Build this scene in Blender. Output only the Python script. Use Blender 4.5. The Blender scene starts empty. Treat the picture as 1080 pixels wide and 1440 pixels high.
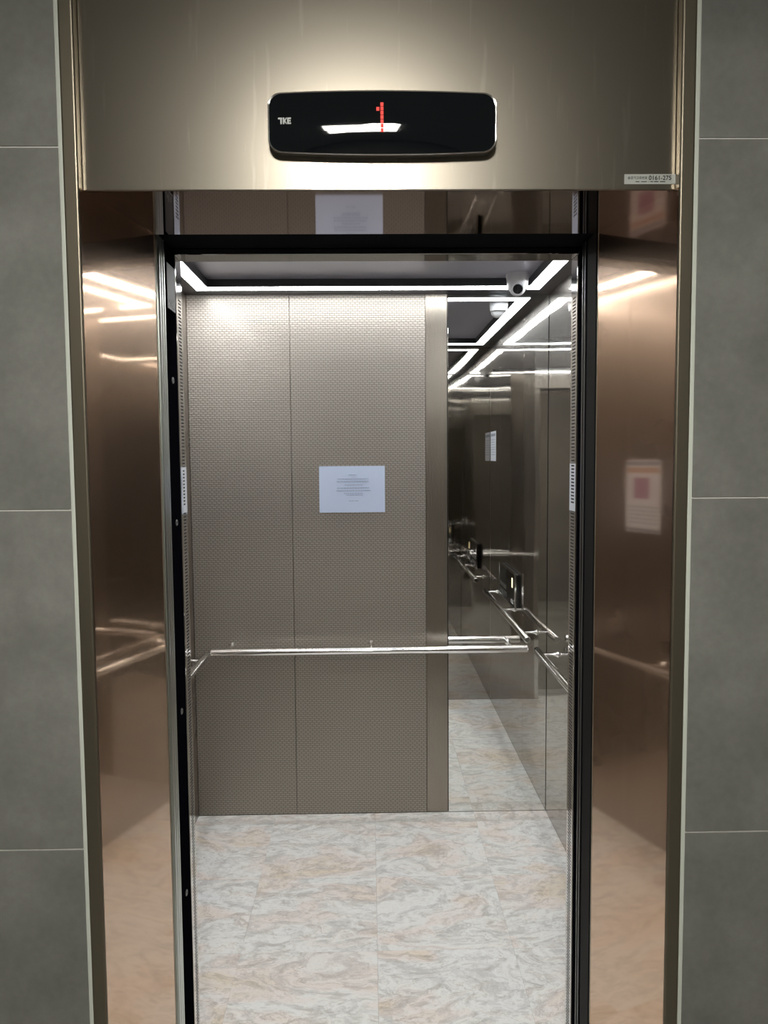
import bpy, bmesh, math, random
from mathutils import Vector, Matrix, Euler

random.seed(7)
S = bpy.context.scene
COL = S.collection

# ------------------------------------------------------------------ camera
F_PX = 1086.3                       # focal length in pixels of the 1080x1440 frame
CAM = Vector((0.0, 0.0, 1.648))
yaw, pitch, roll = 0.01821, 0.07042, 0.00768
cy, sy, cp, sp = math.cos(yaw), math.sin(yaw), math.cos(pitch), math.sin(pitch)
fwd = Vector((sy*cp, cy*cp, -sp)); right = Vector((cy, -sy, 0)); down = fwd.cross(right)
r2 = right*math.cos(roll) + down*math.sin(roll)
d2 = -right*math.sin(roll) + down*math.cos(roll)
cam_data = bpy.data.cameras.new('camera')
cam_data.sensor_fit = 'VERTICAL'; cam_data.sensor_height = 36.0
cam_data.lens = F_PX/1440*36.0; cam_data.clip_start = 0.02; cam_data.clip_end = 60
cam = bpy.data.objects.new('camera', cam_data); COL.objects.link(cam)
rot = Matrix((r2, -d2, -fwd)).transposed()
cam.matrix_world = Matrix.Translation(CAM) @ rot.to_4x4()
S.camera = cam

# ------------------------------------------------------------------ world, lights, exposure
W = bpy.data.worlds.new('world'); S.world = W; W.use_nodes = True
W.node_tree.nodes['Background'].inputs['Color'].default_value = (0.02, 0.02, 0.022, 1)
W.node_tree.nodes['Background'].inputs['Strength'].default_value = 1.0
LED_STRENGTH = 24.0
LED_COLOR = (0.965, 0.985, 1.0)
HALL_STRENGTH = 68.0
HALL_COLOR = (1.0, 0.97, 0.87)
S.view_settings.view_transform = 'Standard'; S.view_settings.look = 'None'
S.view_settings.exposure = 0.0; S.view_settings.gamma = 1.0
S.view_settings.use_curve_mapping = False
cyc = S.cycles
cyc.use_denoising = True
cyc.max_bounces = 16; cyc.glossy_bounces = 12; cyc.diffuse_bounces = 5
cyc.sample_clamp_indirect = 12.0
cyc.caustics_reflective = True; cyc.blur_glossy = 0.6

# ------------------------------------------------------------------ measured layout (metres; camera above the origin, Y into the car)
D0 = 1.3256            # front face of the door frame
DT = 1.3456            # transom panel
DJ = 1.6013            # inner end of the jambs
LO, RO = -0.4790, 0.5262   # outer jamb corners
LI, RI = -0.4296, 0.4704   # inner jamb corners (0.9 m clear opening)
HD = 2.10              # clear height
DF = 1.82              # inside face of the car front
DB = 3.4825            # back wall of the car
XL, XR = -0.804, 0.806 # car side walls
ZC = 2.37              # car ceiling border
ZP = 2.402             # recessed centre panel
HX0, HX1, HY0, HZ = -1.75, 1.80, -1.7, 2.70   # landing hall

# ------------------------------------------------------------------ materials
def new_mat(name):
    m = bpy.data.materials.new(name); m.use_nodes = True
    nt = m.node_tree; b = nt.nodes['Principled BSDF']
    return m, nt, b

def N(nt, t, **kw):
    n = nt.nodes.new(t)
    for k, v in kw.items(): setattr(n, k, v)
    return n

def plain(name, col, rough=0.5, metal=0.0, spec=0.5, coat=0.0):
    m, nt, b = new_mat(name)
    b.inputs['Base Color'].default_value = (*col, 1)
    b.inputs['Roughness'].default_value = rough
    b.inputs['Metallic'].default_value = metal
    b.inputs['Specular IOR Level'].default_value = spec
    b.inputs['Coat Weight'].default_value = coat
    return m

def emit(name, col, s, base=0.8):
    m, nt, b = new_mat(name)
    b.inputs['Base Color'].default_value = (base, base, base, 1)
    b.inputs['Emission Color'].default_value = (*col, 1)
    b.inputs['Emission Strength'].default_value = s
    return m

def ramp(nt, stops):
    r = N(nt, 'ShaderNodeValToRGB')
    els = r.color_ramp.elements
    while len(els) < len(stops): els.new(0.5)
    for e, (p, c) in zip(els, stops):
        e.position = p; e.color = (*c, 1) if len(c) == 3 else c
    return r

def coords(nt, scale=(1, 1, 1), rand=False):
    tc = N(nt, 'ShaderNodeTexCoord'); mp = N(nt, 'ShaderNodeMapping')
    mp.inputs['Scale'].default_value = scale
    nt.links.new(tc.outputs['Object'], mp.inputs['Vector'])
    if rand:
        oi = N(nt, 'ShaderNodeObjectInfo'); mu = N(nt, 'ShaderNodeVectorMath', operation='SCALE')
        cb = N(nt, 'ShaderNodeCombineXYZ')
        for i in range(3): nt.links.new(oi.outputs['Random'], cb.inputs[i])
        nt.links.new(cb.outputs[0], mu.inputs[0]); mu.inputs['Scale'].default_value = 37.0
        nt.links.new(mu.outputs[0], mp.inputs['Location'])
    return mp.outputs['Vector']

def brushed(name, col, rough, aniso=0.0, var=0.05, wave=0.0, grain=0.0, scale=(1, 1, 1), rot=0.25, rough_hi=None, w_hi=0.5):
    """metal sheet: colour, roughness, slight oil-canning (wave) and brushed grain"""
    m, nt, b = new_mat(name); L = nt.links
    b.inputs['Base Color'].default_value = (*col, 1)
    b.inputs['Metallic'].default_value = 1.0
    v = coords(nt, scale)
    n = N(nt, 'ShaderNodeTexNoise'); n.inputs['Scale'].default_value = 3.0; n.inputs['Detail'].default_value = 5
    L.new(v, n.inputs['Vector'])
    mr = N(nt, 'ShaderNodeMapRange')
    mr.inputs['To Min'].default_value = max(0, rough-var); mr.inputs['To Max'].default_value = rough+var
    L.new(n.outputs['Fac'], mr.inputs['Value']); L.new(mr.outputs[0], b.inputs['Roughness'])
    if aniso:
        b.inputs['Anisotropic'].default_value = aniso
        b.inputs['Anisotropic Rotation'].default_value = rot
        tg = N(nt, 'ShaderNodeTangent'); tg.direction_type = 'RADIAL'; tg.axis = 'Z'
        L.new(tg.outputs[0], b.inputs['Tangent'])
    nrm = None
    if wave:
        tc = N(nt, 'ShaderNodeTexCoord'); w = N(nt, 'ShaderNodeTexNoise')
        w.inputs['Scale'].default_value = 2.2; w.inputs['Detail'].default_value = 0.5
        L.new(tc.outputs['Object'], w.inputs['Vector'])
        bp = N(nt, 'ShaderNodeBump'); bp.inputs['Strength'].default_value = 1.0
        bp.inputs['Distance'].default_value = wave
        L.new(w.outputs['Fac'], bp.inputs['Height']); nrm = bp.outputs[0]
    if grain:
        g = N(nt, 'ShaderNodeTexNoise'); g.inputs['Scale'].default_value = 900; g.inputs['Detail'].default_value = 2
        tc = N(nt, 'ShaderNodeTexCoord'); L.new(tc.outputs['Object'], g.inputs['Vector'])
        b2 = N(nt, 'ShaderNodeBump'); b2.inputs['Strength'].default_value = grain; b2.inputs['Distance'].default_value = 0.001
        L.new(g.outputs['Fac'], b2.inputs['Height'])
        if nrm: L.new(nrm, b2.inputs['Normal'])
        nrm = b2.outputs[0]
    if nrm: L.new(nrm, b.inputs['Normal'])
    if rough_hi:                      # a second, wider lobe over the same sheet
        p2 = N(nt, 'ShaderNodeBsdfPrincipled')
        p2.inputs['Base Color'].default_value = (*col, 1); p2.inputs['Metallic'].default_value = 1
        p2.inputs['Roughness'].default_value = rough_hi
        if nrm: L.new(nrm, p2.inputs['Normal'])
        mx = N(nt, 'ShaderNodeMixShader'); mx.inputs[0].default_value = w_hi
        L.new(b.outputs[0], mx.inputs[1]); L.new(p2.outputs[0], mx.inputs[2])
        L.new(mx.outputs[0], nt.nodes['Material Output'].inputs['Surface'])
    return m

M = {}
M['transom'] = brushed('brushed_bronze_transom', (0.335, 0.303, 0.262), 0.075, var=0.02, rough_hi=0.34, w_hi=0.80)
def streaks(m, lo=1.0, hi=1.4):
    """faint vertical rub marks of the cleaning cloth in the sheet's own colour"""
    nt = m.node_tree; L = nt.links
    n = N(nt, 'ShaderNodeTexNoise'); n.inputs['Scale'].default_value = 1.0; n.inputs['Detail'].default_value = 3
    L.new(coords(nt, (55, 55, 5)), n.inputs['Vector'])
    r = ramp(nt, [(0.60, (lo, lo, lo)), (0.72, (hi, hi, hi))]); L.new(n.outputs['Fac'], r.inputs[0])
    for b in [x for x in nt.nodes if x.type == 'BSDF_PRINCIPLED']:
        mu = N(nt, 'ShaderNodeMix', data_type='RGBA', blend_type='MULTIPLY'); mu.inputs[0].default_value = 1.0
        mu.inputs[6].default_value = b.inputs['Base Color'].default_value
        L.new(r.outputs[0], mu.inputs[7]); L.new(mu.outputs[2], b.inputs['Base Color'])
streaks(M['transom'], 1.0, 1.22)
M['jamb'] = brushed('polished_bronze_jamb', (0.70, 0.52, 0.39), 0.05, var=0.010, wave=0.0003, rough_hi=0.24, w_hi=0.42)
M['soffit'] = brushed('mirror_bronze_soffit', (0.52, 0.41, 0.35), 0.035, var=0.01)
M['frame'] = brushed('bronze_frame_face', (0.33, 0.295, 0.235), 0.42, var=0.04)
M['lip'] = plain('jamb_edge_highlight', (0.80, 0.76, 0.68), 0.28, 1.0)  # light caught by the jamb's inner edge, put into a paler colour
M['car_steel'] = brushed('polished_car_steel', (0.46, 0.425, 0.395), 0.035, var=0.012, wave=0.0030, rough_hi=0.34, w_hi=0.17)
M['return_steel'] = brushed('polished_front_return', (0.40, 0.375, 0.35), 0.035, var=0.012, wave=0.0030)
M['car_satin'] = brushed('satin_bronze_car_wall', (0.37, 0.33, 0.295), 0.28, var=0.03)
M['post'] = brushed('bright_door_post', (0.72, 0.71, 0.69), 0.06, var=0.015)
M['header'] = plain('dark_door_header', (0.006, 0.007, 0.010), 0.85, 0.0, 0.05)
M['door'] = brushed('door_leaf_steel', (0.45, 0.43, 0.40), 0.3)
M['door_grey'] = plain('grey_steel_door_edge', (0.74, 0.80, 0.76), 0.30, 1.0)
M['rubber'] = plain('black_rubber_edge', (0.004, 0.004, 0.006), 0.8, 0, 0.0)
M['charcoal'] = plain('charcoal_door_edge', (0.013, 0.013, 0.013), 0.65, 0.0, 0.12)
M['ridge'] = plain('dull_steel_ridge', (0.35, 0.35, 0.35), 0.30, 0.9)
M['black'] = plain('black_slot', (0.006, 0.006, 0.007), 0.7)
M['rail'] = plain('bright_stainless_rail', (0.95, 0.95, 0.95), 0.14, 1.0)
M['chrome'] = plain('chrome', (0.88, 0.88, 0.88), 0.08, 1.0)
M['mirror'] = plain('mirror_glass', (0.83, 0.84, 0.82), 0.002, 1.0)
M['caulk'] = plain('white_caulk', (0.82, 0.87, 0.80), 0.6)
M['grout'] = plain('pale_grout', (0.85, 0.85, 0.82), 0.8)
M['paper'] = plain('white_paper', (0.62, 0.72, 0.92), 0.6)
M['ink'] = plain('grey_print', (0.30, 0.36, 0.48), 0.7)
M['black_ink'] = plain('black_print', (0.015, 0.017, 0.025), 0.6)
M['sticker'] = plain('white_sticker', (0.80, 0.84, 0.92), 0.45)
M['plastic'] = plain('white_camera_plastic', (0.60, 0.60, 0.63), 0.35)
M['lens'] = plain('black_camera_lens', (0.01, 0.01, 0.013), 0.08, 0, 0.6)
M['glass_black'] = plain('black_indicator_glass', (0.006, 0.008, 0.011), 0.03, 0, 0.55)
M['bezel'] = plain('dark_grey_bezel', (0.26, 0.26, 0.25), 0.35, 0.6)
M['panel_dark'] = plain('grey_ceiling_panel', (0.55, 0.55, 0.64), 0.30, 0.35)
M['trim_black'] = plain('black_ceiling_trim', (0.02, 0.021, 0.026), 0.5)
M['border'] = plain('dark_ceiling_border', (0.10, 0.10, 0.11), 0.30, 0.8)
M['alu'] = plain('aluminium_sill', (0.6, 0.6, 0.6), 0.35, 1.0)
M['paint'] = plain('pale_hall_paint', (0.55, 0.54, 0.51), 0.85)
M['led'] = emit('led_diffuser', LED_COLOR, LED_STRENGTH)
M['hall_led'] = emit('hall_light_diffuser', HALL_COLOR, HALL_STRENGTH)
M['red_led'] = emit('red_led', (1.0, 0.035, 0.02), 0.95, 0.02)
M['amber_led'] = emit('amber_display', (1.0, 0.82, 0.45), 2.2)
M['logo'] = plain('white_logo', (0.75, 0.78, 0.80), 0.5)
M['violet'] = plain('violet_print', (0.42, 0.22, 0.36), 0.7)
M['peach'] = plain('peach_print', (0.62, 0.42, 0.32), 0.7)
M['slate'] = plain('slate_print', (0.30, 0.34, 0.42), 0.7)

def tile_mat(name, c0, c1, c2):
    m, nt, b = new_mat(name); L = nt.links
    v = coords(nt, (1, 1, 1), True)
    n1 = N(nt, 'ShaderNodeTexNoise'); n1.inputs['Scale'].default_value = 4.5; n1.inputs['Detail'].default_value = 7; n1.inputs['Roughness'].default_value = 0.62
    n2 = N(nt, 'ShaderNodeTexNoise'); n2.inputs['Scale'].default_value = 70; n2.inputs['Detail'].default_value = 4
    L.new(v, n1.inputs['Vector']); L.new(v, n2.inputs['Vector'])
    r = ramp(nt, [(0.30, c0), (0.5, c1), (0.72, c2)])
    ad = N(nt, 'ShaderNodeMath', operation='MULTIPLY_ADD')
    L.new(n2.outputs['Fac'], ad.inputs[0]); ad.inputs[1].default_value = 0.22
    su = N(nt, 'ShaderNodeMath', operation='SUBTRACT'); L.new(n1.outputs['Fac'], su.inputs[0]); su.inputs[1].default_value = 0.11
    L.new(su.outputs[0], ad.inputs[2])
    L.new(ad.outputs[0], r.inputs[0]); L.new(r.outputs[0], b.inputs['Base Color'])
    vo = N(nt, 'ShaderNodeTexVoronoi'); vo.inputs['Scale'].default_value = 26
    L.new(v, vo.inputs['Vector'])
    b.inputs['Roughness'].default_value = 0.55; b.inputs['Specular IOR Level'].default_value = 0.3
    bp = N(nt, 'ShaderNodeBump'); bp.inputs['Strength'].default_value = 0.15; bp.inputs['Distance'].default_value = 0.002
    L.new(n2.outputs['Fac'], bp.inputs['Height']); L.new(bp.outputs[0], b.inputs['Normal'])
    return m
M['tile'] = tile_mat('grey_concrete_tile', (0.205, 0.207, 0.198), (0.255, 0.257, 0.245), (0.335, 0.337, 0.322))
M['hall_floor'] = tile_mat('hall_floor_tile', (0.20, 0.19, 0.17), (0.27, 0.26, 0.24), (0.34, 0.33, 0.30))

M['beige'] = tile_mat('beige_hall_wall', (0.20, 0.178, 0.158), (0.24, 0.214, 0.19), (0.28, 0.25, 0.222))

def marble_mat():
    m, nt, b = new_mat('pale_marble_tile'); L = nt.links
    v = coords(nt, (1.0, 1.75, 1), True)
    wn = N(nt, 'ShaderNodeTexNoise'); wn.inputs['Scale'].default_value = 2.2; wn.inputs['Detail'].default_value = 6
    L.new(v, wn.inputs['Vector'])
    mix = N(nt, 'ShaderNodeVectorMath', operation='MULTIPLY_ADD')
    L.new(wn.outputs['Color'], mix.inputs[0]); mix.inputs[1].default_value = (0.85, 0.85, 0.85); L.new(v, mix.inputs[2])
    wv = mix.outputs[0]
    # slow colour patches: grey-white, pink, ochre
    a = N(nt, 'ShaderNodeTexNoise'); a.inputs['Scale'].default_value = 3.0; a.inputs['Detail'].default_value = 5; L.new(wv, a.inputs['Vector'])
    base = ramp(nt, [(0.30, (0.82, 0.835, 0.85)), (0.47, (0.82, 0.83, 0.815)), (0.57, (0.82, 0.775, 0.75)), (0.68, (0.79, 0.72, 0.63)), (0.80, (0.68, 0.58, 0.46))])
    L.new(a.outputs['Fac'], base.inputs[0])
    # veins
    vn = N(nt, 'ShaderNodeTexNoise'); vn.inputs['Scale'].default_value = 13.0; vn.inputs['Detail'].default_value = 10; vn.inputs['Roughness'].default_value = 0.74
    L.new(wv, vn.inputs['Vector'])
    vr = ramp(nt, [(0.34, (0.60, 0.57, 0.54)), (0.46, (0.86, 0.85, 0.83)), (0.50, (1.0, 0.99, 0.97)), (0.56, (1.16, 1.16, 1.15)), (0.64, (0.94, 0.93, 0.91))])
    L.new(vn.outputs['Fac'], vr.inputs[0])
    mul = N(nt, 'ShaderNodeMix', data_type='RGBA', blend_type='MULTIPLY'); mul.inputs[0].default_value = 0.75
    L.new(base.outputs[0], mul.inputs[6]); L.new(vr.outputs[0], mul.inputs[7])
    # thin dark cracks where a second field crosses its middle
    cn = N(nt, 'ShaderNodeTexNoise'); cn.inputs['Scale'].default_value = 5.0; cn.inputs['Detail'].default_value = 8; cn.inputs['Roughness'].default_value = 0.6
    L.new(wv, cn.inputs['Vector'])
    cs = N(nt, 'ShaderNodeMath', operation='SUBTRACT'); L.new(cn.outputs['Fac'], cs.inputs[0]); cs.inputs[1].default_value = 0.46
    ca = N(nt, 'ShaderNodeMath', operation='ABSOLUTE'); L.new(cs.outputs[0], ca.inputs[0])
    cr = ramp(nt, [(0.0, (0.62, 0.58, 0.53)), (0.012, (1, 1, 1))]); L.new(ca.outputs[0], cr.inputs[0])
    m2 = N(nt, 'ShaderNodeMix', data_type='RGBA', blend_type='MULTIPLY'); m2.inputs[0].default_value = 0.6
    L.new(mul.outputs[2], m2.inputs[6]); L.new(cr.outputs[0], m2.inputs[7])
    L.new(m2.outputs[2], b.inputs['Base Color'])
    b.inputs['Roughness'].default_value = 0.42; b.inputs['Specular IOR Level'].default_value = 0.35
    bp = N(nt, 'ShaderNodeBump'); bp.inputs['Strength'].default_value = 0.2; bp.inputs['Distance'].default_value = 0.001
    L.new(vn.outputs['Fac'], bp.inputs['Height']); L.new(bp.outputs[0], b.inputs['Normal'])
    return m
M['marble'] = marble_mat()

def weave_mat():
    """embossed steel: small staggered lozenges pressed into the sheet"""
    m, nt, b = new_mat('embossed_weave_steel'); L = nt.links
    def math_(op, a=None, b_=None, c=None):
        n = N(nt, 'ShaderNodeMath', operation=op)
        for i, v in enumerate((a, b_, c)):
            if v is None: continue
            if isinstance(v, (int, float)): n.inputs[i].default_value = v
            else: L.new(v, n.inputs[i])
        return n.outputs[0]
    tc = N(nt, 'ShaderNodeTexCoord'); sx = N(nt, 'ShaderNodeSeparateXYZ'); L.new(tc.outputs['Object'], sx.inputs[0])
    v = math_('DIVIDE', sx.outputs['Z'], 0.0098)
    row = math_('FLOOR', v)
    u = math_('ADD', math_('DIVIDE', sx.outputs['X'], 0.0205), math_('MULTIPLY', row, 0.5))
    fu = math_('MULTIPLY', math_('ABSOLUTE', math_('SUBTRACT', math_('FRACT', u), 0.5)), 2.0)
    fv = math_('MULTIPLY', math_('ABSOLUTE', math_('SUBTRACT', math_('FRACT', v), 0.5)), 2.0)
    d = math_('ADD', math_('POWER', fu, 2.2), math_('POWER', fv, 2.2))
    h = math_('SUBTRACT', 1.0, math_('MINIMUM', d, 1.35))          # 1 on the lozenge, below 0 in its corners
    cr = ramp(nt, [(0.0, (0.185, 0.168, 0.146)), (0.30, (0.34, 0.31, 0.275)), (0.62, (0.445, 0.412, 0.37))])  # relief shading put into the colour: darker between lozenges, lighter on top
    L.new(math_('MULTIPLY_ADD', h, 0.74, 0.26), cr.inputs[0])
    bp = N(nt, 'ShaderNodeBump'); bp.inputs['Strength'].default_value = 0.35; bp.inputs['Distance'].default_value = 0.0012
    L.new(h, bp.inputs['Height'])
    L.new(cr.outputs[0], b.inputs['Base Color']); b.inputs['Metallic'].default_value = 1.0
    b.inputs['Roughness'].default_value = 0.58; L.new(bp.outputs[0], b.inputs['Normal'])
    p2 = N(nt, 'ShaderNodeBsdfPrincipled'); p2.inputs['Metallic'].default_value = 1.0; p2.inputs['Roughness'].default_value = 0.13
    L.new(cr.outputs[0], p2.inputs['Base Color'])
    mx = N(nt, 'ShaderNodeMixShader'); mx.inputs[0].default_value = 0.04
    L.new(b.outputs[0], mx.inputs[1]); L.new(p2.outputs[0], mx.inputs[2])
    L.new(mx.outputs[0], nt.nodes['Material Output'].inputs['Surface'])
    return m
M['weave'] = weave_mat()
M['rib'] = brushed('ribbed_steel', (0.48, 0.44, 0.385), 0.34, var=0.03)

# ------------------------------------------------------------------ mesh helpers
WORLD_LOC = {}
def link(name, data, loc, parent):
    o = bpy.data.objects.new(name, data); COL.objects.link(o)
    p = WORLD_LOC[parent.name] if parent else Vector((0, 0, 0))
    if parent: o.parent = parent
    o.location = Vector(loc) - p
    WORLD_LOC[o.name] = Vector(loc)
    return o

def obj(name, bm, mat, parent=None, smooth=False, origin=None):
    """link one bmesh (world coordinates) as one object whose origin is the middle of its base"""
    bmesh.ops.recalc_face_normals(bm, faces=bm.faces)
    xs = [v.co for v in bm.verts]
    if origin is None:
        lo = [min(c[i] for c in xs) for i in range(3)]; hi = [max(c[i] for c in xs) for i in range(3)]
        origin = Vector(((lo[0]+hi[0])/2, (lo[1]+hi[1])/2, lo[2]))
    bmesh.ops.translate(bm, verts=bm.verts, vec=-Vector(origin))
    me = bpy.data.meshes.new(name); bm.to_mesh(me); bm.free()
    me.materials.append(mat)
    if smooth:
        for p in me.polygons: p.use_smooth = True
        try: me.set_sharp_from_angle(angle=math.radians(40))
        except Exception: pass
    return link(name, me, origin, parent)

def add_box(bm, x0, x1, y0, y1, z0, z1, bev=0.0, seg=1):
    t = bmesh.new()
    r = bmesh.ops.create_cube(t, size=1.0)
    for v in t.verts:
        v.co = Vector((x0+(v.co.x+.5)*(x1-x0), y0+(v.co.y+.5)*(y1-y0), z0+(v.co.z+.5)*(z1-z0)))
    if bev: bmesh.ops.bevel(t, geom=t.edges[:], offset=bev, segments=seg, affect='EDGES', profile=0.5)
    me = bpy.data.meshes.new('tmp'); t.to_mesh(me); t.free(); bm.from_mesh(me); bpy.data.meshes.remove(me)
    return bm

def box(name, x0, x1, y0, y1, z0, z1, mat, parent=None, bev=0.0, seg=1):
    return obj(name, add_box(bmesh.new(), x0, x1, y0, y1, z0, z1, bev, seg), mat, parent)

def add_prism(bm, poly, z0, z1, axis='Z'):
    """extrude a polygon: along Z from (x, y) points, along Y from (x, z), along X from (y, z)"""
    def P(a, b, h): return (a, b, h) if axis == 'Z' else ((a, h, b) if axis == 'Y' else (h, a, b))
    lo = [bm.verts.new(P(a, b, z0)) for a, b in poly]; hi = [bm.verts.new(P(a, b, z1)) for a, b in poly]
    n = len(poly)
    bm.faces.new(lo); bm.faces.new(hi[::-1])
    for i in range(n): bm.faces.new((lo[i], lo[(i+1) % n], hi[(i+1) % n], hi[i]))
    return bm

def prism(name, poly, z0, z1, mat, parent=None, axis='Z'):
    return obj(name, add_prism(bmesh.new(), poly, z0, z1, axis), mat, parent)

def add_lathe(bm, prof, origin, axis, seg=24):
    """profile of (distance along axis, radius)"""
    a = Vector(axis).normalized(); q = a.to_track_quat('Z', 'Y'); rings = []
    for h, r in prof:
        if r < 1e-6: rings.append([bm.verts.new(Vector(origin)+a*h)])
        else: rings.append([bm.verts.new(Vector(origin)+a*h+q @ Vector((r*math.cos(2*math.pi*k/seg), r*math.sin(2*math.pi*k/seg), 0))) for k in range(seg)])
    for A, B in zip(rings, rings[1:]):
        for k in range(seg):
            k2 = (k+1) % seg
            if len(A) == 1 and len(B) > 1: bm.faces.new((A[0], B[k], B[k2]))
            elif len(B) == 1 and len(A) > 1: bm.faces.new((A[k], B[0], A[k2]))
            elif len(A) > 1: bm.faces.new((A[k], B[k], B[k2], A[k2]))
    return bm

def lathe(name, prof, origin, axis, mat, parent=None, seg=24):
    return obj(name, add_lathe(bmesh.new(), prof, origin, axis, seg), mat, parent, smooth=True)

def thing(name, label, cat, loc, group=None, kind=None):
    o = link(name, None, loc, None); o.empty_display_size = 0.05
    tag(o, label, cat, group, kind); return o

def tag(o, label=None, cat=None, group=None, kind=None):
    if label: o['label'] = label
    if cat: o['category'] = cat
    if group: o['group'] = group
    if kind: o['kind'] = kind
    return o

def struct(o, label=None): return tag(o, label, None, None, 'structure')

def text(name, body, size, loc, rot, mat, parent, extrude=0.0002, align='CENTER', bold=0.0):
    c = bpy.data.curves.new(name, 'FONT'); c.body = body; c.size = size
    c.align_x = align; c.align_y = 'CENTER'; c.extrude = extrude; c.offset = bold
    c.materials.append(mat)
    t = bpy.data.objects.new('tmp_text', c); COL.objects.link(t)
    me = bpy.data.meshes.new_from_object(t.evaluated_get(bpy.context.evaluated_depsgraph_get()))
    bpy.data.objects.remove(t); me.name = name
    if not me.materials: me.materials.append(mat)
    o = link(name, me, loc, parent); o.rotation_euler = rot
    return o
FACE_FRONT = (math.pi/2, 0, 0)     # text read by someone looking along +Y

# ================================================================== STRUCTURE: landing side
FZ = D0 + 0.004            # face of the wall tiles
lw = bmesh.new()
add_box(lw, HX0, -0.5055, FZ+0.0015, 1.58, 0, HZ)
add_box(lw, 0.5525, HX1, FZ+0.0015, 1.58, 0, HZ)
add_box(lw, -0.5055, 0.5525, FZ+0.0015, 1.58, 2.555, HZ)
wall_landing = struct(obj('wall_landing', lw, M['grout']), 'landing wall of large grey concrete tiles around the elevator doorway')
def tile_col(x0, x1, joints):
    for z0, z1 in zip(joints, joints[1:]):
        box('tile', x0+0.0012, x1-0.0012, FZ, FZ+0.009, z0+0.0012, z1-0.0012, M['tile'], wall_landing, 0.0006)
zl = [0.001, 0.3617, 0.9617, 1.5623, 2.1659, HZ-0.001]
zr = [0.001, 0.374, 0.974, 1.5737, 2.1794, HZ-0.001]
tile_col(-0.5105-1.2, -0.5105, zl); tile_col(0.5585, 0.5585+1.2, zr)
tile_col(-0.5055, 0.0225, [2.556, HZ-0.001]); tile_col(0.0225, 0.5525, [2.556, HZ-0.001])
for n, (x0, x1), w in (('trim_1', (-0.5108, -0.5040), 'left'), ('trim_2', (0.5512, 0.5588), 'right')):
    struct(box(n, x0, x1, FZ-0.001, FZ+0.012, 0, 2.556, M['caulk'], None, 0.0015, 2), 'white caulk line beside the %s bronze frame strip' % w)
struct(box('floor_landing', HX0, HX1, HY0, 1.60, -0.05, 0, M['hall_floor']))
struct(box('ceiling_landing', HX0, HX1, HY0, 1.58, HZ, HZ+0.05, M['paint']))
struct(box('wall_landing_left', HX0-0.1, HX0, HY0, 1.58, 0, HZ, M['tile']))
struct(box('wall_landing_right', HX1, HX1+0.1, HY0, 1.58, 0, HZ, M['tile']))
struct(box('wall_landing_back', HX0-0.1, HX1+0.1, HY0-0.1, HY0, 0, HZ, M['beige']))

# --- bronze door frame
fr = thing('elevator_door_frame', 'bronze metal frame with splayed sides around the open elevator doorway', 'door frame', (0.02, 1.45, 0))
box('transom_panel', LO, RO, DT, DT+0.03, HD+0.0005, 2.55, M['transom'], fr, 0.0015, 2)
prism('soffit', [(LO+0.004, DT+0.003), (RO-0.004, DT+0.003), (RI, DJ), (LI, DJ)], HD, HD+0.0004, M['soffit'], fr)
for s, o_, i_, f0, f1 in ((-1, LO, LI, -0.5040, LO), (1, RO, RI, RO, 0.5512)):
    box('face_strip', f0, f1, D0, DT+0.03, 0, 2.55, M['frame'], fr, 0.0035, 3)
    dx = i_-o_; L_ = math.hypot(dx, DJ-D0-0.004)
    nx, ny = (DJ-D0-0.004)/L_*s*0.02, -dx/L_*s*0.02
    ox = o_ + 0.0006*(-s)
    prism('jamb', [(ox, D0+0.004), (i_, DJ-0.003), (i_+nx, DJ-0.003+ny), (ox+s*0.02, DT+0.032), (ox+s*0.001, DT+0.032)], 0, HD, M['jamb'], fr)
    prism('jamb_edge', [(i_-s*0.0008, DJ-0.0028), (i_-s*0.0002, DJ+0.001), (i_+s*0.02, DJ+0.001), (i_+s*0.02, DJ-0.0028)], 0, HD, M['lip'], fr)
box('top_strip', -0.5040, 0.5512, D0, DT+0.03, 2.5502, 2.556, M['frame'], fr)

# ================================================================== STRUCTURE: doors and header between landing and car
struct(box('trim_3', -0.95, 0.99, DJ+0.003, 1.752, 2.113, 2.40, M['header']), 'dark door header in the gap above the open doors')
struct(box('trim_4', -0.95, 0.99, DJ, 1.678, -0.04, 0.0, M['alu'], None, 0.001), 'aluminium landing sill under the open doors')
struct(box('trim_5', -0.95, 0.99, 1.684, 1.757, -0.04, 0.0, M['alu'], None, 0.001), 'aluminium car sill under the open doors')

def leaf(name, x_edge, s, y0, y1, label, edge_mat, edge):
    """one sliding leaf, slid open: panel behind the jamb, edge strip facing the opening"""
    o = thing(name, label, None, (x_edge+s*0.25, (y0+y1)/2, 0.004), kind='structure')
    xa, xb = sorted((x_edge+s*0.006, x_edge+s*0.50))
    box('leaf_panel', xa, xb, y0, y1, 0.004, 2.108, M['door'], o)
    if edge == 'ribs':                  # three shallow vertical folds
        n = 3; w = (y1-y0)/n; poly = [(x_edge+s*0.0058, y0)]
        for k in range(n):
            poly += [(x_edge+s*0.003, y0+k*w+0.0005), (x_edge, y0+k*w+w*0.3), (x_edge, y0+k*w+w*0.7), (x_edge+s*0.003, y0+(k+1)*w-0.0005)]
        poly.append((x_edge+s*0.0058, y1))
        prism('edge_strip', poly, 0.004, 2.108, edge_mat, o)
    else:
        xa, xb = sorted((x_edge, x_edge+s*0.0058))
        box('edge_strip', xa, xb, y0, y1, 0.004, 2.108, edge_mat, o, 0.0012, 2)
    return o
leaf('door_1', LI+0.0005, -1, 1.626, 1.677, 'left landing door leaf slid open, ribbed grey edge showing', M['door_grey'], 'ribs')
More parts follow.
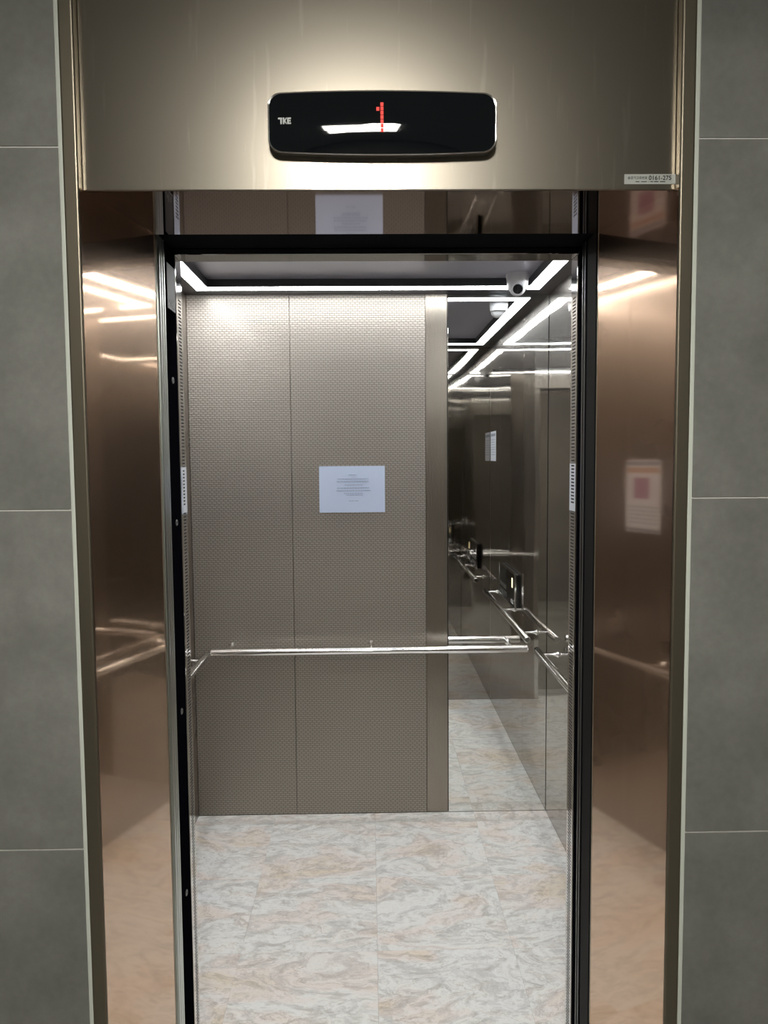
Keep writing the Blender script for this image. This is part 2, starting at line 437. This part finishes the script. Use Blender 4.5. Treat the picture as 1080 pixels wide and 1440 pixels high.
d2_ = leaf('door_2', RI-0.0005, 1, 1.612, 1.677, 'right landing door leaf slid open, charcoal edge showing', M['charcoal'], 'flat')
d3 = leaf('door_3', LI-0.0002, -1, 1.681, 1.764, 'left car door leaf slid open, black rubber edge with ring screws', M['rubber'], 'flat')
d4 = leaf('door_4', RI+0.0002, 1, 1.681, 1.745, 'right car door leaf slid open, black edge with thin steel ridges', M['rubber'], 'flat')
for z in (2.12-0.30, 1.507, 1.0795, 0.654, 0.22):
    sc = lathe('screw', [(-0.002, 0.0072), (0.0012, 0.0072), (0.0020, 0.0062), (0.0020, 0.0042), (0.0003, 0.0036), (0.0003, 0.0)], (LI-0.0002, 1.7176, z), (1, 0, 0), M['ridge'], d3, 16)
    lathe('socket', [(0, 0), (0, 0.0036), (0.0008, 0.0036), (0.0008, 0)], (LI-0.0002, 1.7176, z), (1, 0, 0), M['black'], sc, 12)
for y in (1.690, 1.708):
    box('ridge', RI-0.0022, RI+0.001, y-0.0022, y+0.0022, 0.004, 2.108, M['ridge'], d4, 0.0008)
tg = box('tag', LI-0.0005, LI+0.0006, 1.690, 1.757, 1.972, 2.068, plain('grey_tag', (0.09, 0.10, 0.11), 0.45), d3)
tm = bmesh.new()
add_box(tm, LI+0.0004, LI+0.0009, 1.692, 1.755, 1.972, 1.9755)
for k in range(5): add_box(tm, LI+0.0004, LI+0.0009, 1.698+0.010*k, 1.703+0.010*k, 1.981+0.004*(k % 2), 1.986+0.006*(k % 3))
obj('tag_print', tm, plain('pale_print', (0.42, 0.44, 0.44), 0.5), tg)['kind'] = 'stuff'

# ================================================================== STRUCTURE: the car
# front returns with the door posts, header
wf = struct(thing('wall_front', None, None, ((XL+XR)/2, 1.79, 0)), 'polished inner front of the car on both sides of the doorway')
POST = (('left', LI-0.0002, -1, 1.767, 1.822, 1.7865, 1.8085), ('right', RI+0.0002, 1, 1.7585, 1.812, 1.7705, 1.7965))
fp = bmesh.new(); add_box(fp, XL, LI-0.035, DF-0.014, DF, 0, ZC); obj('return_panel', fp, M['return_steel'], wf)
fp = bmesh.new(); add_box(fp, RI+0.035, XR, DF-0.014, DF, 0, ZC); obj('return_panel', fp, M['return_steel'], wf)
box('header_panel', LI-0.035, RI+0.035, 1.757, DF, HD, ZC, M['post'], wf, 0.001)
posts = []
for side, x, s, y0, y1, ys0, ys1 in POST:
    xa, xb = sorted((x, x+s*0.0348))
    pst = box('door_post', xa, xb, y0, y1, 0, HD-0.0003, M['post'], wf, 0.002, 2)
    sl = bmesh.new(); z = 0.05
    while z < 2.010:
        xa, xb = sorted((x-s*0.0003, x+s*0.0030)); add_box(sl, xa, xb, ys0, ys1, z, z+0.0030); z += 0.0077
    so = obj('ventilation_slots', sl, M['black'], pst); so['kind'] = 'stuff'
# sides
def side_wall(name, x, s, label, mat, seams):
    xa, xb = sorted((x+s*0.012, x+s*0.05))
    w = struct(box(name, xa, xb, DF-0.02, DB+0.06, 0, ZC, M['black']), label)
    for a, b in zip(seams, seams[1:]):
        xa, xb = sorted((x, x+s*0.012))
        box('panel', xa, xb, a+0.0012, b-0.0012, 0.002, ZC, mat, w, 0.0008)
    return w
side_wall('wall_left', XL, -1, 'satin bronze side wall of the car behind the left handrail', M['car_satin'], [DF+0.001, 2.208, 2.928, DB])
side_wall('wall_right', XR, 1, 'mirror polished side wall of the car in tall steel panels', M['car_steel'], [DF+0.001, 2.208, 2.928, DB])
# back
wb = struct(box('wall_back', XL-0.05, XR+0.05, DB+0.012, DB+0.06, 0, ZC, M['black']), 'back wall of the car in embossed bronze steel')
SE1, SE2, SE3 = -0.3500, 0.2535, 0.3505
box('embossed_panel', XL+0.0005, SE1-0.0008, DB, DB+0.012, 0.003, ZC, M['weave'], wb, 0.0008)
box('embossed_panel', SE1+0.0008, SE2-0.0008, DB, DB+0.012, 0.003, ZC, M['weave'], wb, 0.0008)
rb = bmesh.new(); n = 15; w = (SE3-SE2)/n
poly = [(SE2, DB+0.012)]
for k in range(n):
    a = SE2+k*w; poly += [(a+w*0.08, DB+0.0022), (a+w*0.3, DB), (a+w*0.75, DB), (a+w*0.92, DB+0.0022)]
poly.append((SE3, DB+0.012))
tri = add_prism(rb, poly, 0.003, ZC); rb.normal_update(); bmesh.ops.triangulate(rb, faces=[f for f in rb.faces if len(f.verts) > 4])
obj('ribbed_strip', rb, M['rib'], wb)
mi = tag(box('wall_mirror', SE3+0.003, XR-0.001, DB, DB+0.010, 0.002, ZC-0.001, M['mirror'], None, 0.0008),
         'tall frameless mirror filling the right end of the car back wall', 'mirror')
# floor of stone-look tiles
fl = struct(box('floor', XL-0.04, XR+0.04, 1.758, DB+0.04, -0.06, -0.0035, plain('floor_joint', (0.30, 0.28, 0.26), 0.8)), 'pale marble-look tiled floor of the elevator car')
T = 0.457; xs = [XL] + [0.012+T*k for k in range(-1, 2)] + [XR]
ys = [1.760, 2.12, 2.12+T, 2.12+2*T, 2.12+2.72*T, DB-0.001][:4] + [DB-0.0005]
ys = [1.7585, 2.02, 2.02+T, 2.02+2*T, 2.02+3*T, DB+0.001]
for a, b in zip(ys, ys[1:]):
    for c, d in zip(xs, xs[1:]):
        if d-c < 0.01 or b-a < 0.01: continue
        if a < DF: c, d = max(c, LI+0.001), min(d, RI-0.001)
        if d-c < 0.02: continue
        if a < DF and b > DF:
            pass
        box('tile', c+0.0003, d-0.0003, a+0.0003, b-0.0003, -0.0035, 0.0, M['marble'], fl)
for c, d in ((XL, LI+0.0005), (RI-0.0005, XR)):
    box('tile', c, d, DF, 2.0197, -0.0035, 0.0, M['marble'], fl)

# ceiling with recessed dark centre and LED band
CX0, CX1, CY0, CY1 = -0.681, 0.688, 1.985, 3.328        # inner edge of the light band
OX0, OX1, OY0, OY1 = -0.736, 0.742, 1.93, 3.390        # outer edge of the light band
ce = struct(thing('ceiling', None, None, (0, 2.65, ZC)), 'dark car ceiling with recessed glossy centre panel')
def ring(bm, x0, x1, y0, y1, X0, X1, Y0, Y1, z0, z1):
    add_box(bm, X0, X1, Y0, y0, z0, z1); add_box(bm, X0, X1, y1, Y1, z0, z1)
    add_box(bm, X0, x0, y0, y1, z0, z1); add_box(bm, x1, X1, y0, y1, z0, z1)
rg = bmesh.new(); ring(rg, OX0, OX1, OY0, OY1, XL-0.05, XR+0.05, DF-0.06, DB+0.06, ZC, ZC+0.05)
obj('ceiling_border', rg, M['border'], ce)
rg = bmesh.new(); ring(rg, CX0+0.006, CX1-0.006, CY0+0.006, CY1-0.006, CX0, CX1, CY0, CY1, ZC, ZP-0.0003)
obj('recess_trim', rg, M['trim_black'], ce)
box('centre_panel', OX0, OX1, OY0, OY1, ZP, ZP+0.018, M['panel_dark'], ce)
lt = thing('ceiling_light', 'rectangular band of white LED light around the car ceiling', 'ceiling light', (0, 2.68, ZC))
def mitre(name, pts):
    prism(name, pts, ZC-0.001, ZC+0.012, M['led'], lt)
e = 0.0004
mitre('light_strip', [(OX0+e, OY1-e), (OX1-e, OY1-e), (CX1-e, CY1+e), (CX0+e, CY1+e)])
mitre('light_strip', [(OX0+e, OY0+e), (OX1-e, OY0+e), (CX1-e, CY0-e), (CX0+e, CY0-e)])
mitre('light_strip', [(OX0+e, OY0+e), (CX0-e, CY0), (CX0-e, CY1), (OX0+e, OY1-e)])
mitre('light_strip', [(OX1-e, OY0+e), (CX1+e, CY0), (CX1+e, CY1), (OX1-e, OY1-e)])
box('light_backing', OX0, OX1, OY0, OY1, ZP+0.0205, ZP+0.03, M['trim_black'], lt)

# ================================================================== THINGS inside the car
RR = 0.0160
def handrail(label, a, b, brackets, wall_dir):
    o = thing('handrail', label, 'handrail', (Vector(a)+Vector(b))/2, 'chrome handrails of the elevator car')
    a, b = Vector(a), Vector(b); d = (b-a); L_ = d.length
    lathe('rail', [(0, 0), (0, RR-0.003), (0.002, RR-0.0008), (0.005, RR), (L_-0.005, RR), (L_-0.002, RR-0.0008), (L_, RR-0.003), (L_, 0)], a, d, M['rail'], o, 28)
    w = Vector(wall_dir)
    for p, dist in brackets:
        p = Vector(p)
        lathe('bracket', [(0.004, 0.0), (0.004, 0.0050), (dist-0.022, 0.0050), (dist-0.010, 0.0070), (dist-0.003, 0.0125), (dist-0.0004, 0.0135), (dist-0.0004, 0)], p+Vector((0, 0, 0.009)), w, M['chrome'], o, 20)
    return o
RY, RZ = 3.391, 0.7945
handrail('chrome handrail across the back wall under the white notice', (-0.711, RY, RZ-0.0065), (0.700, RY, RZ-0.004),
         [((-0.634, RY, RZ-0.005), DB-RY), ((0.0, RY, RZ-0.002), DB-RY), ((0.627, RY, RZ-0.004), DB-RY)], (0, 1, 0))
handrail('chrome handrail along the mirror polished right wall', (0.7385, 3.385, 0.784), (0.7385, 2.02, 0.784),
         [((0.7385, y, 0.784), XR-0.7385) for y in (3.27, 2.70, 2.12)], (1, 0, 0))
handrail('short visible chrome handrail beside the left wall corner', (-0.7325, 3.385, 0.777), (-0.7325, 2.02, 0.777),
         [((-0.7325, y, 0.777), -0.7325-XL) for y in (3.27, 2.70, 2.12)], (-1, 0, 0))

# notice on the back wall
def lines_mesh(rows, plane, t=0.0002):
    """rows of print as short dashes; plane maps (u, v) to a box (u0, u1, v0, v1)"""
    bm = bmesh.new()
    for u0, u1, v, h in rows:
        u = u0
        while u < u1:
            wd = random.uniform(0.004, 0.011); e_ = min(u+wd, u1)
            x0, x1, y0, y1, z0, z1 = plane(u, e_, v, v+h); add_box(bm, x0, x1, y0, y1, z0, z1)
            u = e_+random.uniform(0.0012, 0.003)
    return bm
PX0, PX1, PZ0, PZ1 = -0.2272, 0.0682, 1.4020, 1.6110
nt_ = thing('paper_notice', 'white sheet with faint printed lines taped to the embossed back wall', 'notice', ((PX0+PX1)/2, DB-0.001, PZ0))
pb = bmesh.new()
nx, nz = 8, 6
gv = {}
for i in range(nx+1):
    for j in range(nz+1):
        x = PX0+(PX1-PX0)*i/nx; z = PZ0+(PZ1-PZ0)*j/nz
        lift = 0.0012+0.0012*math.sin(3.0*i/nx)*math.cos(2.2*j/nz)
        gv[i, j] = (pb.verts.new((x, DB-lift-0.0006, z)), pb.verts.new((x, DB-lift, z)))
for i in range(nx):
    for j in range(nz):
        for k in (0, 1): pb.faces.new((gv[i, j][k], gv[i+1, j][k], gv[i+1, j+1][k], gv[i, j+1][k]))
for i in range(nx):
    for j in (0, nz): pb.faces.new((gv[i, j][0], gv[i+1, j][0], gv[i+1, j][1], gv[i, j][1]))
for j in range(nz):
    for i in (0, nx): pb.faces.new((gv[i, j][0], gv[i, j+1][0], gv[i, j+1][1], gv[i, j][1]))
obj('sheet', pb, M['paper'], nt_, True)
pw, ph = PX1-PX0, PZ1-PZ0
rows = []
for fx0, fx1, fy in ((.45, .57, .19), (.28, .75, .275), (.27, .76, .335), (.39, .66, .405), (.27, .76, .47), (.26, .79, .53), (.38, .66, .59), (.41, .66, .625), (.45, .60, .75)):
    rows.append((PX0+fx0*pw, PX0+fx1*pw, PZ1-fy*ph-0.0013, 0.0024))
obj('print', lines_mesh(rows, lambda a, b, c, d: (a, b, DB-0.0036, DB-0.0022, c, d)), M['ink'], nt_)['kind'] = 'stuff'

# poster on the left wall (seen in the polished jamb)
po = thing('poster', 'portrait notice with violet picture on the left car wall', 'poster', (XL, 2.836, 1.325))
box('sheet', XL-0.0002, XL+0.001, 2.735, 2.937, 1.322, 1.630, M['sticker'], po)
def on_left(a, b, c, d): return (XL+0.0006, XL+0.0014, a, b, c, d)
for nm, (a, b, c, d), mt in (('banner', (2.742, 2.930, 1.606, 1.624), 'slate'), ('heading', (2.742, 2.930, 1.575, 1.598), 'peach'), ('picture', (2.80, 2.89, 1.465, 1.555), 'violet'), ('footer', (2.740, 2.932, 1.326, 1.340), 'slate')):
    pbm = bmesh.new(); add_box(pbm, *on_left(a, b, c, d)); obj(nm, pbm, M[mt], po)
obj('print', lines_mesh([(2.75, 2.92, 1.36+0.017*k, 0.005) for k in range(5)], on_left), M['ink'], po)['kind'] = 'stuff'

# instruction sheet on the right wall near the doors (seen in the mirror)
sh = thing('instruction_sheet', 'tall white instruction sheet on the right wall seen in the mirror', 'notice', (XR, 1.94, 1.62))
box('sheet', XR-0.001, XR+0.0003, 1.835, 2.040, 1.620, 1.812, M['sticker'], sh)
def on_right(a, b, c, d): return (XR-0.0014, XR-0.0006, a, b, c, d)
pbm = bmesh.new(); add_box(pbm, *on_right(1.85, 2.025, 1.780, 1.797)); obj('heading', pbm, M['slate'], sh)
obj('print', lines_mesh([(1.855, 2.02, 1.66+0.016*k, 0.003) for k in range(7)], on_right), M['ink'], sh)['kind'] = 'stuff'

# wheelchair control panel on the right wall
cp_ = thing('control_panel', 'black horizontal wheelchair control panel above the right handrail', 'control panel', (XR, 2.57, 0.815))
YA, YB, ZA, ZB = 2.320, 2.820, 0.815, 1.012
FX = 0.782                                        # the glass stands 24 mm proud of the wall
box('case', FX+0.009, XR, YA+0.006, YB-0.006, ZA+0.006, ZB-0.006, plain('panel_case', (0.05, 0.05, 0.05), 0.3, 0.5), cp_, 0.002)
fm = bmesh.new()
for a in ((YA, YB, ZA, ZA+0.006), (YA, YB, ZB-0.006, ZB), (YA, YA+0.006, ZA+0.006, ZB-0.006), (YB-0.006, YB, ZA+0.006, ZB-0.006)):
    add_box(fm, FX-0.001, FX+0.010, a[0], a[1], a[2], a[3], 0.001)
obj('chrome_rim', fm, M['chrome'], cp_)
box('glass_face', FX+0.001, FX+0.009, YA+0.0062, YB-0.0062, ZA+0.0062, ZB-0.0062, M['glass_black'], cp_)
box('display', FX+0.0002, FX+0.0012, 2.730, 2.758, 0.925, 0.978, M['amber_led'], cp_)
for y, z in ((2.770, 0.848), (2.725, 0.848)):
    lathe('door_button', [(0, 0.0), (0.001, 0.013), (0.0035, 0.013), (0.0035, 0.0100), (0.002, 0.0096), (0.002, 0)], (FX+0.0012, y, z), (-1, 0, 0), M['chrome'], cp_, 18)
for k in range(6):
    box('floor_button', FX-0.0013, FX+0.0012, 2.36+0.036*k, 2.384+0.036*k, 0.843, 0.867, M['ridge'], cp_, 0.001)
    box('floor_button', FX-0.0013, FX+0.0012, 2.36+0.036*k, 2.384+0.036*k, 0.883, 0.907, M['ridge'], cp_, 0.001)

# dome camera
cc = thing('security_camera', 'white turret security camera hanging from the right rear ceiling', 'camera', (0.627, 3.285, ZP))
cx_, cy_ = 0.6195, 3.248
lathe('housing', [(0, 0.0), (0, 0.0465), (0.004, 0.0475), (0.014, 0.0470), (0.060, 0.0405), (0.066, 0.0385), (0.066, 0)], (cx_, cy_, ZP), (0, 0, -1), M['plastic'], cc, 32)
aim = Vector((-0.14, -1.0, -0.36)).normalized(); bc = Vector((cx_-0.002, cy_-0.010, ZP-0.060))
prof = [(-0.033*math.cos(t), 0.033*math.sin(t)) for t in [math.pi*k/14 for k in range(12)]]
ey = lathe('eyeball', prof + [(0.027, 0.0245), (0.029, 0.0235), (0.029, 0.0205), (0.027, 0.0200), (0.027, 0)], bc, aim, M['plastic'], cc, 32)
lathe('lens', [(0.0268, 0.0198), (0.0285, 0.0196), (0.0292, 0.012), (0.0295, 0)], bc, aim, M['lens'], ey, 28)

# white slotted stickers on the two door posts
def post_sticker(side, x, s, y0, y1, z0, z1, ys0, ys1):
    o = thing('sticker', 'narrow white sticker with dark slots on the %s door post' % side, 'sticker', (x, (y0+y1)/2, z0), 'white stickers on the door posts')
    xa, xb = sorted((x-s*0.0006, x)); box('sheet', xa, xb, y0, y1, z0, z1, M['sticker'], o)
    sl = bmesh.new(); z = z0+0.018
    while z < z1-0.003:
        xa, xb = sorted((x-s*0.0010, x-s*0.0003)); add_box(sl, xa, xb, ys0, ys1, z, z+0.0034); z += 0.0077
    obj('slots', sl, M['black'], o)['kind'] = 'stuff'
post_sticker('left', LI-0.0002, -1, 1.781, 1.8205, 1.5238, 1.6293, 1.7865, 1.8000)
post_sticker('right', RI+0.0002, 1, 1.7600, 1.8090, 1.5213, 1.6304, 1.7690, 1.7930)

# ================================================================== THINGS on the landing side
# floor indicator
ind = thing('floor_indicator', 'long black glossy floor indicator showing a red 1 above the doorway', 'indicator', (0.0268, D0, 2.152))
IX, IZ, HW, HH = 0.0268, 2.2035, 0.1895, 0.0475
def outline(sc_x=1.0, sc_z=1.0, n=10, m=14):
    r = 0.020; pts = []
    def arc(cx, cz, a0):
        for k in range(n+1):
            a = a0+math.pi/2*k/n; pts.append((cx+r*math.cos(a), cz+r*math.sin(a)))
    arc(HW-r, HH-r, 0)
    for k in range(1, m): pts.append((HW-r-(2*HW-2*r)*k/m, HH))
    arc(-HW+r, HH-r, math.pi/2); arc(-HW+r, -HH+r, math.pi)
    for k in range(1, m): pts.append((-HW+r+(2*HW-2*r)*k/m, -HH))
    arc(HW-r, -HH+r, 3*math.pi/2)
    out = []
    for x, z in pts:
        z += 0.0050*(1-(x/HW)**2)*z/HH; x += 0.0012*(1-(z/HH)**2)*(1 if x > 0 else -1)*abs(x)/HW
        out.append((x*sc_x, z*sc_z))
    return out
def ring_surface(levels, close=True):
    bm = bmesh.new(); rings = []
    for y, sx_, sz_ in levels:
        rings.append([bm.verts.new((IX+x, y, IZ+z)) for x, z in outline(sx_, sz_)])
    for A, B in zip(rings, rings[1:]):
        k = len(A)
        for i in range(k): bm.faces.new((A[i], A[(i+1) % k], B[(i+1) % k], B[i]))
    if close: bm.faces.new(rings[-1])
    return bm
yb = DT-0.0002
obj('body', ring_surface([(yb, 0.985, 0.955), (yb-0.006, 0.995, 0.985), (yb-0.0165, 1.0, 1.0), (yb-0.0165, 0.90, 0.8)]), M['bezel'], ind, True)
obj('chrome_rim', ring_surface([(yb-0.0163, 0.992, 0.975), (yb-0.0165, 1.0, 1.0), (yb-0.0180, 1.0015, 1.003), (yb-0.0192, 0.998, 0.990), (yb-0.0188, 0.988, 0.96)], False), M['chrome'], ind, True)
y0 = yb-0.0186
lv = [(yb-0.0170, 0.993, 0.975)]
for k in range(0, 25):
    s_ = 1-k/25.0
    lv.append((y0, 0.993*s_, 0.972*s_))
lv.append((y0, 0.004, 0.004))
def face_y(x, z):
    hz = HH+0.0050*(1-min(1, (x/HW)**2))
    return y0-0.0047*max(0, 1-(x/(HW*.993))**2)*max(0, 1-(z/(hz*.972))**2)
sb = ring_surface(lv)
for v in sb.verts:
    if v.co.y <= y0+1e-6: v.co.y = face_y(v.co.x-IX, v.co.z-IZ)
obj('screen', sb, M['glass_black'], ind, True)
dg = bmesh.new(); cw = 0.0050
for k in range(7):
    z = 2.2315-0.00695*k
    y = face_y(0.0258-IX, z-IZ); add_box(dg, 0.0258-cw/2, 0.0258+cw/2, y-0.0005, y+0.0008, z-0.0030, z+0.0030)
z = 2.2315-0.00695*1.1; y = face_y(0.0, z-IZ); add_box(dg, 0.0258-0.0068-cw/2, 0.0258-0.0068+cw/2, y-0.0005, y+0.0008, z-0.0030, z+0.0030)
obj('red_digit', dg, M['red_led'], ind)
# logo on the left of the screen: three joined block letters
lg = bmesh.new(); lx0, lz0, lh, lw_ = -0.1465, 2.2005, 0.0105, 0.0215
ly = face_y(-0.136-IX, 2.2057-IZ)-0.0009
def lpoly(pts): add_prism(lg, [(lx0+a*lw_, lz0+b*lh) for a, b in pts], ly, ly+0.004, 'Y')
lpoly([(0, 1), (0, .74), (.17, .74), (.17, 0), (.29, 0), (.29, .74), (.33, .74), (.33, 1)])
lpoly([(.37, 1), (.37, 0), (.49, 0), (.49, .36), (.62, 0), (.66, 0), (.66, .16), (.56, .5), (.66, .84), (.66, 1), (.62, 1), (.49, .64), (.49, 1)])
lpoly([(.70, 1), (.70, 0), (1, 0), (1, .24), (.82, .24), (.82, .40), (.97, .40), (.97, .60), (.82, .60), (.82, .76), (1, .76), (1, 1)])
lg.normal_update(); bmesh.ops.triangulate(lg, faces=[f for f in lg.faces if len(f.verts) > 4])
for v in lg.verts:                                  # lay the letters on the domed glass
    v.co.y = face_y(v.co.x-IX, v.co.z-IZ)+(-0.0006 if v.co.y < ly+0.002 else 0.0003)
obj('logo', lg, M['logo'], ind)

# registration label at the bottom right of the transom
lb = thing('number_label', 'small white label reading 0161-275 at the lower right transom corner', 'label', (0.482, DT, 2.103))
q = DT/D0
bx0, bx1, bz0, bz1 = 0.432*q, 0.5195*q-0.0005, 1.648+(2.1029-1.648)*q, 1.648+(2.1191-1.648)*q
box('plate', bx0, bx1, DT-0.0008, DT+0.0003, bz0, bz1, plain('label_plate', (0.62, 0.64, 0.62), 0.5), lb)
text('number', '0161-275', 0.0103, (bx0+0.0612, DT-0.0011, bz1-0.0066), FACE_FRONT, M['black_ink'], lb, bold=0.00012)
text('caption', '승강기고유번호', 0.0053, (bx0+0.0225, DT-0.0011, bz1-0.0066), FACE_FRONT, M['black_ink'], lb)
obj('print', lines_mesh([(bx0+0.019, bx0+0.042, bz0+0.0034, 0.0011), (bx0+0.0445, bx0+0.070, bz0+0.0034, 0.0013)], lambda a, b, c, d: (a, b, DT-0.0011, DT-0.0006, c, d)), M['black_ink'], lb)['kind'] = 'stuff'

# hall ceiling light behind the viewer (the one mirrored in the transom and the indicator)
hl = thing('hall_ceiling_light', 'square white ceiling panel light of the landing, mirrored in the transom', 'ceiling light', (-0.04, -0.18, HZ))
hf = bmesh.new()
for a in ((-0.235, 0.155, -0.475, -0.45), (-0.235, 0.155, 0.09, 0.115), (-0.235, -0.21, -0.45, 0.09), (0.13, 0.155, -0.45, 0.09)):
    add_box(hf, a[0], a[1], a[2], a[3], HZ-0.020, HZ, 0.002)
obj('housing', hf, M['plastic'], hl)
box('diffuser', -0.21, 0.13, -0.45, 0.09, HZ-0.014, HZ-0.002, M['hall_led'], hl)
